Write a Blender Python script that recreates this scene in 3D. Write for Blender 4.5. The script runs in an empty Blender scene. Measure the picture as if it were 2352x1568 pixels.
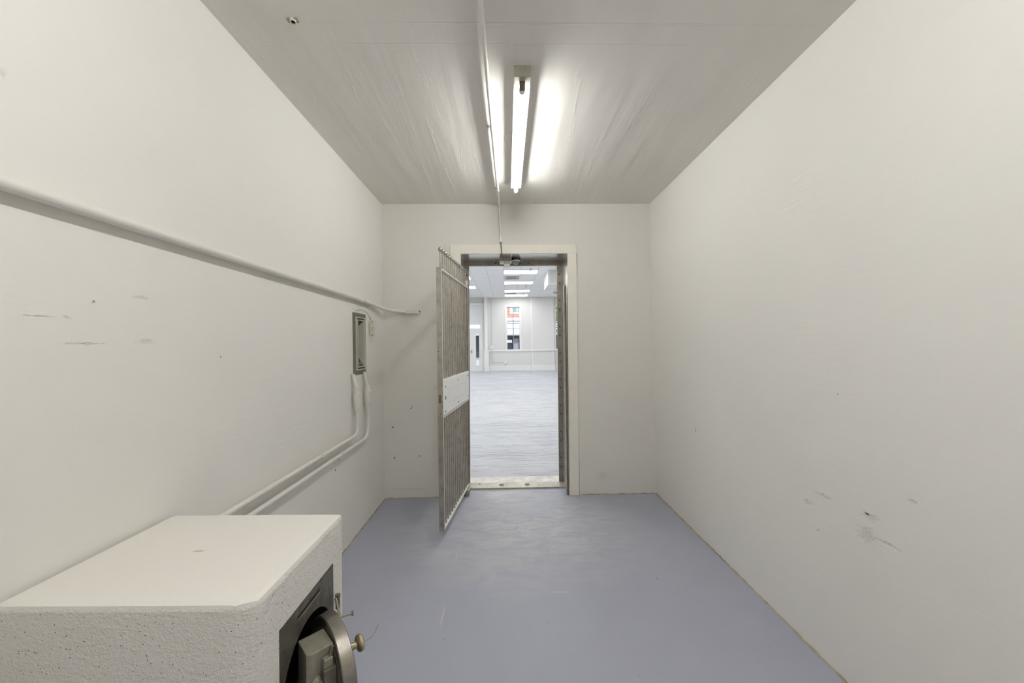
import bpy, bmesh, math, random
from mathutils import Vector, Matrix, noise
random.seed(7)
S = bpy.context.scene
COL = S.collection
PI = math.pi

# ------------------------------------------------------------------ camera, world, sun, exposure
EYE = Vector((0, 0, 1.32))
FPX, YAW, PITCH, ROLL = 860.0, 0.01494, 0.00817, -0.01388
_f = Vector((math.sin(YAW)*math.cos(PITCH), math.cos(YAW)*math.cos(PITCH), math.sin(PITCH)))
_r = Vector((math.cos(YAW), -math.sin(YAW), 0))
_u = _r.cross(_f)
_c, _s = math.cos(ROLL), math.sin(ROLL)
_r2, _u2 = _c*_r + _s*_u, -_s*_r + _c*_u
cd = bpy.data.cameras.new('camera')
cam = bpy.data.objects.new('camera', cd); COL.objects.link(cam)
cam.matrix_world = Matrix(((_r2.x, _u2.x, -_f.x, EYE.x), (_r2.y, _u2.y, -_f.y, EYE.y), (_r2.z, _u2.z, -_f.z, EYE.z), (0, 0, 0, 1)))
cd.sensor_width = 36; cd.sensor_fit = 'HORIZONTAL'; cd.lens = FPX/2352*36
cd.clip_start = 0.02; cd.clip_end = 400
S.camera = cam
W = bpy.data.worlds.new('sky'); S.world = W; W.use_nodes = True
W.node_tree.nodes['Background'].inputs[0].default_value = (0.86, 0.93, 1.0, 1)
W.node_tree.nodes['Background'].inputs[1].default_value = 1.6
sd = bpy.data.lights.new('sun', 'SUN'); sd.energy = 4.0; sd.angle = 0.02; sd.color = (1, .97, .92)
sun = bpy.data.objects.new('sun', sd); COL.objects.link(sun); sun.rotation_euler = (math.radians(48), 0, math.radians(-28))
S.view_settings.view_transform = 'Standard'; S.view_settings.look = 'None'
S.view_settings.gamma = 1; S.view_settings.use_curve_mapping = False
S.view_settings.exposure = 0.0
S.cycles.use_denoising = True
S.cycles.max_bounces = 10; S.cycles.diffuse_bounces = 6; S.cycles.transparent_max_bounces = 12
S.cycles.sample_clamp_indirect = 8
S.cycles.use_adaptive_sampling = True; S.cycles.adaptive_threshold = 0.03; S.cycles.adaptive_min_samples = 12
TUBE_E, REAR_FILL_E, TROFFER_E = 58.0, 146.0, 10.8

# ------------------------------------------------------------------ material helpers
def nodes(name):
    m = bpy.data.materials.new(name); m.use_nodes = True
    nt = m.node_tree; b = nt.nodes['Principled BSDF']
    return m, nt, b

class NB:
    """tiny node builder"""
    def __init__(s, name):
        s.m, s.nt, s.b = nodes(name); s.co = s.nt.nodes.new('ShaderNodeTexCoord').outputs['Object']
        s.geo = None; s.cache = {}
    def n(s, t, **kw):
        x = s.nt.nodes.new(t)
        for k, v in kw.items(): setattr(x, k, v)
        return x
    def link(s, a, b): s.nt.links.new(a, b)
    def world(s):
        if s.geo is None: s.geo = s.n('ShaderNodeNewGeometry').outputs['Position']
        return s.geo
    def mapped(s, scale, loc=(0, 0, 0), src=None):
        mp = s.n('ShaderNodeMapping'); mp.inputs['Scale'].default_value = scale; mp.inputs['Location'].default_value = loc
        s.link(src or s.world(), mp.inputs['Vector']); return mp.outputs[0]
    def noise(s, scale, detail=4, rough=.55, vec=None, dist=0):
        if vec is None:
            key = (scale, detail, rough, dist)
            if key not in s.cache: s.cache[key] = s._noise(scale, detail, rough, vec, dist)
            return s.cache[key]
        return s._noise(scale, detail, rough, vec, dist)
    def _noise(s, scale, detail, rough, vec, dist):
        x = s.n('ShaderNodeTexNoise'); x.inputs['Scale'].default_value = scale; x.inputs['Detail'].default_value = detail
        x.inputs['Roughness'].default_value = rough; x.inputs['Distortion'].default_value = dist
        s.link(vec or s.world(), x.inputs['Vector']); return x.outputs['Fac']
    def ramp(s, fac, a, b, va=(0, 0, 0, 1), vb=(1, 1, 1, 1)):
        r = s.n('ShaderNodeValToRGB'); r.color_ramp.elements[0].position = a; r.color_ramp.elements[1].position = b
        r.color_ramp.elements[0].color = va; r.color_ramp.elements[1].color = vb
        s.link(fac, r.inputs[0]); return r.outputs[0]
    def math(s, op, a, b=None):
        x = s.n('ShaderNodeMath', operation=op)
        for i, v in enumerate((a, b)):
            if v is None: continue
            if isinstance(v, (int, float)): x.inputs[i].default_value = v
            else: s.link(v, x.inputs[i])
        return x.outputs[0]
    def mix(s, fac, a, b):
        x = s.n('ShaderNodeMix', data_type='RGBA')
        if isinstance(fac, (int, float)): x.inputs[0].default_value = fac
        else: s.link(fac, x.inputs[0])
        for i, v in ((6, a), (7, b)):
            if isinstance(v, tuple): x.inputs[i].default_value = (*v[:3], 1)
            else: s.link(v, x.inputs[i])
        return x.outputs[2]
    def blob(s, p, r, soft=.35, wob=.6, wscale=60):
        """1 inside an irregular ellipsoid round world point p, 0 outside"""
        sub = s.n('ShaderNodeVectorMath', operation='SUBTRACT'); s.link(s.world(), sub.inputs[0]); sub.inputs[1].default_value = p
        mul = s.n('ShaderNodeVectorMath', operation='MULTIPLY'); s.link(sub.outputs[0], mul.inputs[0]); mul.inputs[1].default_value = tuple(1/q for q in r)
        ln = s.n('ShaderNodeVectorMath', operation='LENGTH'); s.link(mul.outputs[0], ln.inputs[0])
        d = s.math('ADD', ln.outputs['Value'], s.math('MULTIPLY', s.math('SUBTRACT', s.noise(wscale, 3), .5), wob*2))
        return s.ramp(d, max(0, 1-soft), 1.0, (1, 1, 1, 1), (0, 0, 0, 1))
    def bump(s, h, dist, strength=1.0, prev=None):
        x = s.n('ShaderNodeBump'); x.inputs['Distance'].default_value = dist; x.inputs['Strength'].default_value = strength
        s.link(h, x.inputs['Height'])
        if prev is not None: s.link(prev, x.inputs['Normal'])
        return x.outputs[0]
    def done(s, color=None, rough=.6, normal=None, metal=0, spec=.5):
        if color is not None:
            if isinstance(color, tuple): s.b.inputs['Base Color'].default_value = (*color[:3], 1)
            else: s.link(color, s.b.inputs['Base Color'])
        if isinstance(rough, (int, float)): s.b.inputs['Roughness'].default_value = rough
        else: s.link(rough, s.b.inputs['Roughness'])
        s.b.inputs['Metallic'].default_value = metal
        s.b.inputs['Specular IOR Level'].default_value = spec
        if normal is not None: s.link(normal, s.b.inputs['Normal'])
        return s.m

def plain(name, col, rough=.5, metal=0, bump=0, bscale=300, var=0, spec=.5):
    b = NB(name); nrm = None; c = tuple(col)
    if bump: nrm = b.bump(b.noise(bscale, 3), bump)
    if var:
        f = b.ramp(b.noise(9, 5, .65), .35, .7)
        c = b.mix(f, tuple(q*(1-var) for q in col), tuple(min(1, q*(1+var)) for q in col))
    return b.done(c, rough, nrm, metal, spec)

def emit(name, col, e):
    m, nt, b = nodes(name)
    b.inputs['Base Color'].default_value = (.8, .8, .8, 1)
    b.inputs['Emission Color'].default_value = (*col, 1); b.inputs['Emission Strength'].default_value = e
    return m

def thin_glass(name, tint=(.97, .98, 1)):
    m = bpy.data.materials.new(name); m.use_nodes = True; nt = m.node_tree; nt.nodes.clear()
    o = nt.nodes.new('ShaderNodeOutputMaterial'); t = nt.nodes.new('ShaderNodeBsdfTransparent'); t.inputs[0].default_value = (*tint, 1)
    g = nt.nodes.new('ShaderNodeBsdfGlossy'); g.inputs['Roughness'].default_value = .02
    fr = nt.nodes.new('ShaderNodeFresnel'); fr.inputs[0].default_value = 1.25
    mx = nt.nodes.new('ShaderNodeMixShader'); L = nt.links.new
    L(fr.outputs[0], mx.inputs[0]); L(t.outputs[0], mx.inputs[1]); L(g.outputs[0], mx.inputs[2]); L(mx.outputs[0], o.inputs[0])
    return m

WALLC = (.81, .792, .748)
def wall_mat(name, col=WALLC, dents=(), holes=(), trowel=.0022):
    b = NB(name)
    c = b.mix(b.ramp(b.noise(1.3, 4, .6), .3, .75), col, tuple(q*.965 for q in col))
    n = b.bump(b.noise(380, 1), .00028)
    n = b.bump(b.noise(1, 3, .6, b.mapped((9, 2.2, 14))), trowel, 1, n)
    dk = hk = None
    for p, r in dents:
        k = b.blob(p, r, .8, .9, 70)
        dk = k if dk is None else b.math('MAXIMUM', dk, k)
        c = b.mix(b.math('MULTIPLY', k, .22), c, (.50, .47, .38))
    for p, r in holes:
        k = b.blob(p, r, .25, .45, 150)
        c = b.mix(b.math('MULTIPLY', k, .85), c, (.05, .045, .03))
        hk = k if hk is None else b.math('MAXIMUM', hk, k)
    if hk is not None or dk is not None:
        h = b.math('MULTIPLY', dk, b.noise(160, 3, .7)) if dk is not None else 0.0
        if hk is not None: h = b.math('ADD', h, hk)
        n = b.bump(h, -.004, 1, n)
    return b.done(c, .62, n, spec=.3)

def metal_mat(name, col, rough=.38, metal=.85, stain=.45, sscale=14):
    b = NB(name)
    f = b.ramp(b.noise(sscale, 6, .7, None, .4), .42, .72)
    f2 = b.ramp(b.noise(60, 4, .7, b.mapped((1, 1, .15))), .55, .8)
    c = b.mix(b.math('MULTIPLY', f, stain), col, tuple(q*.35 for q in col))
    c = b.mix(b.math('MULTIPLY', f2, stain*.6), c, tuple(q*.3 for q in col))
    r = b.math('ADD', b.math('MULTIPLY', f, .2), rough)
    n = b.bump(b.noise(500, 2), .00006)
    return b.done(c, r, n, metal)

# ------------------------------------------------------------------ mesh helpers (all coordinates are world metres)
def BM(): return bmesh.new()

def box(bm, lo, hi, bev=0, rot=None, seg=2):
    lo, hi = Vector(lo), Vector(hi)
    t = bmesh.new()
    r = bmesh.ops.create_cube(t, size=1)
    ce = (lo+hi)/2
    for v in t.verts: v.co = Vector((v.co.x*(hi.x-lo.x), v.co.y*(hi.y-lo.y), v.co.z*(hi.z-lo.z)))
    if bev: bmesh.ops.bevel(t, geom=list(t.edges)+list(t.verts), offset=bev, segments=seg, affect='EDGES', profile=.5)
    for v in t.verts:
        if rot: v.co = rot @ v.co
        v.co += ce
    merge(bm, t)

def merge(bm, t):
    me = bpy.data.meshes.new('t'); t.to_mesh(me); t.free(); bm.from_mesh(me); bpy.data.meshes.remove(me)

def prism(bm, pts, d, bev=0, seg=2):
    """pts: a closed loop of 3-D points, d: extrusion vector"""
    t = bmesh.new(); d = Vector(d)
    a = [t.verts.new(Vector(p)) for p in pts]; b = [t.verts.new(Vector(p)+d) for p in pts]
    n = len(pts)
    t.faces.new(a); t.faces.new(b[::-1])
    for i in range(n): t.faces.new((a[i], b[i], b[(i+1) % n], a[(i+1) % n]))
    bmesh.ops.recalc_face_normals(t, faces=t.faces[:])
    if bev: bmesh.ops.bevel(t, geom=list(t.edges)+list(t.verts), offset=bev, segments=seg, affect='EDGES', profile=.5)
    merge(bm, t)

def frame_for(d):
    d = d.normalized(); a = Vector((0, 0, 1)) if abs(d.z) < .9 else Vector((1, 0, 0))
    u = d.cross(a).normalized(); return u, d.cross(u).normalized()

def tube(bm, pts, r, n=14, caps=True):
    pts = [Vector(p) for p in pts]; rs = r if isinstance(r, (list, tuple)) else [r]*len(pts)
    rings = []; u = None
    for i, p in enumerate(pts):
        d = (pts[min(i+1, len(pts)-1)]-pts[max(i-1, 0)]).normalized()
        if u is None: u, w = frame_for(d)
        else:
            u = (u-d*u.dot(d)).normalized(); w = d.cross(u)
        rings.append([bm.verts.new(p+(u*math.cos(2*PI*k/n)+w*math.sin(2*PI*k/n))*rs[i]) for k in range(n)])
    for a, b in zip(rings, rings[1:]):
        for k in range(n):
            f = bm.faces.new((a[k], a[(k+1) % n], b[(k+1) % n], b[k])); f.smooth = True
    if caps:
        bm.faces.new(rings[0][::-1]); bm.faces.new(rings[-1])

def lathe(bm, prof, o, axis, n=32, smooth=True):
    """prof: (distance along axis, radius) pairs"""
    o = Vector(o); d = Vector(axis).normalized(); u, w = frame_for(d); rings = []
    for h, r in prof:
        if r < 1e-6: rings.append([bm.verts.new(o+d*h)])
        else: rings.append([bm.verts.new(o+d*h+(u*math.cos(2*PI*k/n)+w*math.sin(2*PI*k/n))*r) for k in range(n)])
    for a, b in zip(rings, rings[1:]):
        for k in range(n):
            q = [a[0]] if len(a) == 1 else [a[k], a[(k+1) % n]]
            q += [b[0]] if len(b) == 1 else [b[(k+1) % n], b[k]]
            if len(q) > 2: f = bm.faces.new(q); f.smooth = smooth
    if len(rings[0]) > 1: bm.faces.new(rings[0][::-1])
    if len(rings[-1]) > 1: bm.faces.new(rings[-1])

def ball(bm, c, r, seg=18):
    prof = [(-r*math.cos(PI*k/10), r*math.sin(PI*k/10)) for k in range(11)]
    prof[0] = (-r, 0); prof[-1] = (r, 0)
    lathe(bm, prof, c, (0, 0, 1), seg)

def smooth_path(pts, rad=.05, seg=6):
    """rounds the inner corners of a polyline"""
    P = [Vector(p) for p in pts]; out = [P[0]]
    for i in range(1, len(P)-1):
        a, b, c = P[i-1], P[i], P[i+1]
        r1 = min(rad, (a-b).length*.48, (c-b).length*.48)
        s, e = b+(a-b).normalized()*r1, b+(c-b).normalized()*r1
        for k in range(seg+1):
            t = k/seg; out.append((1-t)**2*s+2*t*(1-t)*b+t*t*e)
    out.append(P[-1]); return out

def world_origin(p): return Vector(p['_o']) if p is not None and '_o' in p else Vector((0, 0, 0))

def obj(name, bm, mat, parent=None, sharp=True):
    """one mesh object; children share the origin of their thing"""
    bmesh.ops.recalc_face_normals(bm, faces=bm.faces[:])
    if parent is not None: o = world_origin(parent)
    else:
        xs = [v.co.x for v in bm.verts]; ys = [v.co.y for v in bm.verts]; zs = [v.co.z for v in bm.verts]
        o = Vector(((min(xs)+max(xs))/2, (min(ys)+max(ys))/2, min(zs)))
    for v in bm.verts: v.co -= o
    me = bpy.data.meshes.new(name); bm.to_mesh(me); bm.free()
    if any(p.use_smooth for p in me.polygons): me.set_sharp_from_angle(angle=math.radians(38))
    me.materials.append(mat)
    ob = bpy.data.objects.new(name, me); COL.objects.link(ob)
    if parent is not None: ob.parent = parent
    else: ob.location = o
    ob['_o'] = tuple(o)
    return ob

def tag(o, label=None, cat=None, group=None, kind=None):
    if label: o['label'] = label
    if cat: o['category'] = cat
    if group: o['group'] = group
    if kind: o['kind'] = kind
    return o

def thing(name, loc, label=None, cat=None, group=None, kind=None):
    e = bpy.data.objects.new(name, None); COL.objects.link(e); e.location = loc; e['_o'] = tuple(loc)
    e.empty_display_size = .1
    return tag(e, label, cat, group, kind)

def copy_thing(root, loc, label=None):
    def rec(o, par):
        c = o.copy(); COL.objects.link(c)
        if par is not None: c.parent = par
        for ch in [q for q in list(root_children.get(o.name, []))]: rec(ch, c)
        return c
    root_children = {}
    for q in COL.objects:
        if q.parent: root_children.setdefault(q.parent.name, []).append(q)
    c = rec(root, None); c.location = loc
    if label: c['label'] = label
    return c

def cut(ob, cutters):
    """subtract bmesh solids (in world metres) from ob and keep a plain mesh"""
    o = world_origin(ob); tmp = []
    for i, bm in enumerate(cutters):
        bmesh.ops.recalc_face_normals(bm, faces=bm.faces[:])
        for v in bm.verts: v.co -= o
        me = bpy.data.meshes.new('c'); bm.to_mesh(me); bm.free()
        c = bpy.data.objects.new('c', me); COL.objects.link(c); c.matrix_world = ob.matrix_world.copy() if ob.parent is None else Matrix.Translation(o)
        md = ob.modifiers.new('b%d' % i, 'BOOLEAN'); md.object = c; md.operation = 'DIFFERENCE'; md.solver = 'EXACT'; tmp.append(c)
    bpy.context.view_layer.update()
    for c in tmp: c.location = o
    bpy.context.view_layer.update()
    dg = bpy.context.evaluated_depsgraph_get()
    me = bpy.data.meshes.new_from_object(ob.evaluated_get(dg))
    ob.modifiers.clear(); old = ob.data; ob.data = me; bpy.data.meshes.remove(old)
    for c in tmp:
        m = c.data; bpy.data.objects.remove(c); bpy.data.meshes.remove(m)

def text_bm(bm, body, size, depth, M):
    cu = bpy.data.curves.new('txt', 'FONT'); cu.body = body; cu.size = size; cu.extrude = depth; cu.align_x = 'CENTER'; cu.align_y = 'CENTER'
    o = bpy.data.objects.new('txt', cu); COL.objects.link(o)
    bpy.context.view_layer.update()
    me = bpy.data.meshes.new_from_object(o.evaluated_get(bpy.context.evaluated_depsgraph_get()))
    me.transform(M); bm.from_mesh(me)
    bpy.data.objects.remove(o); bpy.data.meshes.remove(me); bpy.data.curves.remove(cu)

# ------------------------------------------------------------------ room numbers
YB, YST, YOUT = 3.276, 3.56, 3.73           # inner wall face, stop frame, outer wall face
XLT, XLB, XRT, XRB = -1.075, -1.068, 1.281, 1.295
ZL, ZR = 2.562, 2.545
YREAR = -2.4

# ------------------------------------------------------------------ materials
M_left = wall_mat('painted_plaster_left', WALLC,
    dents=[((-1.07, .99, 1.444), (.05, .006, .006)), ((-1.07, .875, 1.399), (.05, .03, .004)), ((-1.07, 1.115, 1.471), (.05, .03, .008)),
           ((-1.07, 1.13, 1.342), (.05, .035, .010)), ((-1.07, .97, 1.336), (.05, .05, .005)), ((-1.07, .817, 1.917), (.05, .006, .014)),
           ((-1.07, .93, 1.40), (.05, .009, .005))],
    holes=[((-1.07, 1.42, 1.288), (.05, .003, .003)), ((-1.07, 2.34, .557), (.05, .006, .008)), ((-1.07, .99, 1.447), (.05, .002, .002)),
           ((-1.07, 2.633, 1.587), (.05, .005, .006))])
M_right = wall_mat('painted_plaster_right', WALLC,
    dents=[((1.288, 1.325, .686), (.05, .035, .018)), ((1.288, 1.337, .61), (.05, .045, .04)), ((1.288, 1.6, .62), (.05, .03, .014)),
           ((1.288, 1.52, .68), (.05, .05, .012)), ((1.288, 1.27, .62), (.05, .06, .008)), ((1.288, 1.553, .525), (.05, .012, .006)),
           ((1.288, 1.18, .80), (.05, .02, .008))],
    holes=[((1.288, 1.335, .692), (.05, .010, .004)), ((1.288, 2.556, .714), (.05, .003, .02)), ((1.288, 1.442, 1.109), (.05, .003, .002))])
M_front = wall_mat('painted_plaster_front', (.78, .76, .71),
    holes=[((-.838, 3.276, .776), (.006, .05, .006)), ((-.828, 3.276, .79), (.005, .05, .005)), ((-1.0, 3.276, .616), (.010, .05, .007)),
           ((-.985, 3.276, .351), (.006, .05, .009)), ((-.77, 3.276, .362), (.007, .05, .006)), ((-.79, 3.276, .35), (.004, .05, .004))],
    dents=[((-.92, 3.276, .665), (.02, .05, .01)), ((.82, 3.276, .16), (.06, .05, .04)), ((-.6, 3.276, .95), (.05, .05, .02)), ((-.85, 3.276, .075), (.2, .05, .012))])

def ceiling_mat():
    b = NB('board_marked_ceiling_paint')
    col = (.78, .755, .705)
    n = b.bump(b.noise(380, 3), .0003)
    n = b.bump(b.noise(1, 3, .5, b.mapped((5, .4, 1)), .4), .010, 1, n)
    n = b.bump(b.ramp(b.noise(1, 5, .7, b.mapped((9, 1.0, 1)), 1.0), .60, .66), .0007, 1, n)
    n = b.bump(b.noise(1, 5, .6, b.mapped((26, 8, 1)), .6), .0006, 1, n)
    n = b.bump(b.blob((.2, 1.43, 2.55), (1.2, .006, .2), .5, .5, 5), .0022, 1, n)
    n = b.bump(b.blob((.1, 1.53, 2.55), (1.3, .004, .2), .5, .5, 5), .0012, 1, n)
    c = b.mix(b.ramp(b.noise(2, 3, .6, b.mapped((3, .6, 1))), .35, .7), col, tuple(q*.95 for q in col))
    return b.done(c, .6, n, spec=.3)
M_ceil = ceiling_mat()

def floor_mat(name, col, worn, worn_col, planks=False, scuffs=()):
    b = NB(name)
    c = b.mix(b.ramp(b.noise(1.6, 5, .65), .3, .75), col, tuple(q*1.06 for q in col))
    n = b.bump(b.noise(260, 4, .7), .0006)
    n = b.bump(b.noise(5, 5, .6), .004, 1, n)
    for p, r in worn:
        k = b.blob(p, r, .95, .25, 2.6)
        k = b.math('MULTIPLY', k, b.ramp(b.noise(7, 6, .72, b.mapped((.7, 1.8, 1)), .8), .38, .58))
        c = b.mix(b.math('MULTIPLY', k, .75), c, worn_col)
    k = b.blob((.05, 2.55, 0), (.7, .45, .2), .95, .2, 3)
    c = b.mix(b.math('MULTIPLY', b.math('MULTIPLY', k, b.ramp(b.noise(70, 5, .8), .5, .75)), .3), c, tuple(q*.72 for q in col))
    wv = b.n('ShaderNodeTexWave', wave_type='RINGS', rings_direction='Z'); wv.inputs['Scale'].default_value = 26; wv.inputs['Distortion'].default_value = 1.5; wv.inputs['Detail'].default_value = 1
    b.link(b.mapped((1, 1, 1), (.28, -2.25, 0)), wv.inputs['Vector'])
    wk = b.math('MULTIPLY', wv.outputs['Fac'], b.blob((-.25, 2.3, 0), (.35, .32, .2), .7, .2, 3))
    c = b.mix(b.math('MULTIPLY', wk, .18), c, worn_col)
    sp = b.ramp(b.noise(48, 2, .4), .765, .80)
    c = b.mix(b.math('MULTIPLY', sp, .7), c, tuple(q*.35 for q in col))
    for p, r in scuffs:
        k = b.blob(p, r, .5, .25, 40); c = b.mix(b.math('MULTIPLY', k, .55), c, (.60, .58, .50))
    if planks:
        vec = b.mapped((.5, 15, 1))
        k = b.ramp(b.noise(1, 6, .62, vec, .25), .494, .503)
        k2 = b.ramp(b.noise(1, 6, .62, vec, .25), .503, .512, (1, 1, 1, 1), (0, 0, 0, 1))
        line = b.math('MULTIPLY', b.math('MULTIPLY', k, k2), b.ramp(b.noise(1.1, 3, .6), .38, .55))
        c = b.mix(b.math('MULTIPLY', line, .33), c, tuple(q*.35 for q in col))
        n = b.bump(line, -.004, 1, n)
    return b.done(c, .5, n, spec=.35)
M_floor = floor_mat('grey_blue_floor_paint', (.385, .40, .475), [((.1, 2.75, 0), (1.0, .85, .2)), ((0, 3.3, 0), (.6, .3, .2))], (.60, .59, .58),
    scuffs=[((-.33, 2.35, 0), (.006, .05, .1)), ((-.33, 1.85, 0), (.006, .09, .1)), ((.27, 2.0, 0), (.07, .006, .1)), ((-.02, 2.55, 0), (.10, .008, .1))])
M_floor2 = floor_mat('worn_outer_floor_paint', (.47, .48, .515), [((0, 4.1, 0), (.9, .35, .2)), ((0, 8, 0), (3, 4, .3))], (.57, .57, .57), planks=True)

M_caulk = plain('old_caulk', (.42, .37, .27), .8, 0, .002, 200, .35)
M_trimp = plain('cream_door_casing_paint', (.87, .835, .74), .45, 0, .0006, 180, .03)
M_pipe = plain('painted_conduit', (.74, .72, .67), .42, 0, .0003, 160)
M_steel = metal_mat('dull_door_steel', (.36, .33, .28), .42, .75, .35, 10)
M_steel_dk = metal_mat('dark_bolt_steel', (.17, .155, .13), .38, .8, .3, 40)
M_lining = plain('nickel_door_lining', (.72, .71, .67), .24, .75, 0, 300, .03)
M_gate = metal_mat('weathered_gate_nickel', (.50, .47, .41), .36, .85, .5, 16)
M_gate_bright = metal_mat('pale_gate_metal', (.88, .87, .84), .4, .1, .08, 20)  # pale tone carries the light that the gate rails and edges catch
M_plate = metal_mat('brushed_lock_plate', (.93, .93, .91), .5, 0, .04, 30)
M_sill = metal_mat('worn_sill_plate', (.50, .47, .40), .45, .5, .35, 12)
M_sill2 = plain('scraped_threshold', (.74, .71, .66), .6, 0, .002, 60, .22)
M_black = plain('black_void', (.015, .014, .012), .8)
M_brass = metal_mat('aged_brass', (.30, .25, .13), .45, .8, .4, 60)
M_chrome = plain('chrome', (.75, .75, .74), .18, 1)
M_conc = None
def concrete():
    b = NB('painted_rough_concrete')
    n = b.bump(b.noise(95, 4, .7), .0045)
    n = b.bump(b.noise(1, 5, .7, b.mapped((30, 30, 60)), .4), .004, 1, n)
    v = b.n('ShaderNodeTexVoronoi'); v.inputs['Scale'].default_value = 95; b.link(b.world(), v.inputs['Vector'])
    pit = b.math('MULTIPLY', b.ramp(v.outputs['Distance'], .10, .15, (1, 1, 1, 1), (0, 0, 0, 1)), b.ramp(b.noise(9, 3, .6), .44, .52))
    # the top was trowelled smooth: pits and roughness stay on the cast sides
    nz = b.n('ShaderNodeSeparateXYZ'); b.link(b.world(), nz.inputs[0])
    side = b.ramp(nz.outputs['Z'], .788, .797, (1, 1, 1, 1), (0, 0, 0, 1))
    n2 = b.bump(b.noise(150, 3), .0005)
    mixn = b.mix(side, n2, n)
    pit = b.math('MULTIPLY', pit, side)
    c = b.mix(b.math('MULTIPLY', pit, .9), (.79, .765, .71), (.08, .07, .06))
    c = b.mix(b.math('MULTIPLY', b.blob((-.80, .98, .8), (.016, .006, .02), .3, .4, 200), .6), c, (.4, .37, .3))
    return b.done(c, .7, mixn, spec=.25)
M_conc = concrete()
M_safeplate = metal_mat('blackened_safe_plate', (.16, .15, .125), .42, .6, .6, 30)
M_safedoor = metal_mat('worn_safe_door_steel', (.33, .305, .265), .33, .9, .5, 26)
M_bolt = metal_mat('greasy_lockwork_steel', (.20, .185, .15), .42, .7, .4, 26)
M_bolt_lt = metal_mat('cut_lockwork_steel', (.34, .315, .255), .45, .6, .3, 30)
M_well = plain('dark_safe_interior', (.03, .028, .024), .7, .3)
M_tag = plain('cream_tag', (.60, .57, .46), .5)
M_dark = plain('dark_mark', (.06, .05, .04), .6)
M_vent = metal_mat('grey_ventilator_frame', (.22, .21, .175), .45, .5, .2, 20)
M_vent_lt = plain('pale_ventilator_rim', (.60, .58, .50), .4)
M_vent_in = metal_mat('glossy_ventilator_pan', (.09, .085, .072), .22, .5, .25, 12)
M_chan = plain('white_fixture_enamel', (.82, .82, .80), .35)
M_end = metal_mat('galvanised_end_plate', (.60, .58, .50), .4, .6, .1, 20)
M_holder = plain('brown_lampholder', (.16, .13, .10), .4)
M_tube = emit('fluorescent_tube', (1, .995, .98), TUBE_E)
M_tubeend = plain('tube_end', (.72, .70, .66), .35)
M_trof = emit('troffer_lens', (.98, 1, 1), TROFFER_E)
M_white = plain('white_plastic', (.85, .84, .82), .35)
M_grey = plain('grey_box_metal', (.30, .28, .24), .4, .5)
M_dome = plain('smoked_dome', (.35, .34, .31), .12, .2)
M_wall2 = plain('outer_room_wall_paint', (.70, .69, .67), .6, 0, .001, 60)
M_trim2 = plain('outer_room_white_trim', (.80, .80, .785), .45)
M_glass = thin_glass('window_glass')
M_muntin = plain('grey_glazing_bar', (.26, .26, .30), .5)
M_brick = None

# ------------------------------------------------------------------ the vault room shell
def slab(name, mat, inner, outward, kind='structure'):
    """inner: four corners of the visible face; outward: thickness vector"""
    bm = BM(); prism(bm, inner, outward); o = obj(name, bm, mat); tag(o, kind=kind); return o

zt = 2.95
def side_z(z, xt, xb, zc): return xb+(xt-xb)*z/zc
wl = slab('wall_left', M_left, [(XLB, YREAR, -.05), (XLB, YB, -.05), (side_z(zt, XLT, XLB, ZL), YB, zt), (side_z(zt, XLT, XLB, ZL), YREAR, zt)], (-.25, 0, 0))
c_ = BM(); box(c_, (-1.17, 2.672, 1.155), (-1.0, 2.825, 1.53)); cut(wl, [c_])
slab('wall_right', M_right, [(XRB, YREAR, -.05), (XRB, YB, -.05), (side_z(zt, XRT, XRB, ZR), YB, zt), (side_z(zt, XRT, XRB, ZR), YREAR, zt)], (.25, 0, 0))
slab('wall_rear', M_front, [(-1.3, YREAR, -.05), (1.55, YREAR, -.05), (1.55, YREAR, zt), (-1.3, YREAR, zt)], (0, -.2, 0))
slab('ceiling', M_ceil, [(-1.3, YREAR-.1, ZL+.0015), (1.53, YREAR-.1, ZR-.0015), (1.53, YB, ZR-.0015), (-1.3, YB, ZL+.0015)], (0, 0, .38))
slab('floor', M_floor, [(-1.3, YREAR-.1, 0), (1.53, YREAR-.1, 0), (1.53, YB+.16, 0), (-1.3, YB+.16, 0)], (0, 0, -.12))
# front wall with the doorway, one solid with a hole
bm = BM(); box(bm, (-6.3, YB, -.12), (5.3, YOUT, 4.1)); wf = obj('wall_front', bm, M_front); tag(wf, kind='structure')
h = BM(); box(h, (-.475, YB-.1, -.2), (.622, YOUT+.1, 2.19)); cut(wf, [h])

def caulk(name, pts, r, seed):
    rnd = random.Random(seed); bm = BM(); P = []
    for (a, b) in zip(pts, pts[1:]):
        a, b = Vector(a), Vector(b); n = max(2, int((b-a).length/.02))
        for k in range(n): P.append(a.lerp(b, k/n))
    P.append(Vector(pts[-1]))
    Q = [p+Vector((rnd.uniform(-1, 1), rnd.uniform(-1, 1), rnd.uniform(-1, 1)))*r*.35 for p in P]
    tube(bm, Q, [r*rnd.uniform(.5, 1.15) for _ in Q], 6)
    tag(obj(name, bm, M_caulk), kind='structure')
caulk('trim_1', [(XLB+.002, YREAR+.05, .001), (XLB+.002, YB-.006, .001), (-.475, YB-.002, .001)], .006, 1)
caulk('trim_2', [(XRB-.002, YREAR+.05, .001), (XRB-.002, YB-.006, .001), (.64, YB-.002, .001)], .006, 2)

# ------------------------------------------------------------------ the vault doorway (structure: door_1)
D = thing('door_1', (.07, YB, 0), kind='structure')
OX0, OX1, OZ = -.388, .544, 2.115
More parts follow.
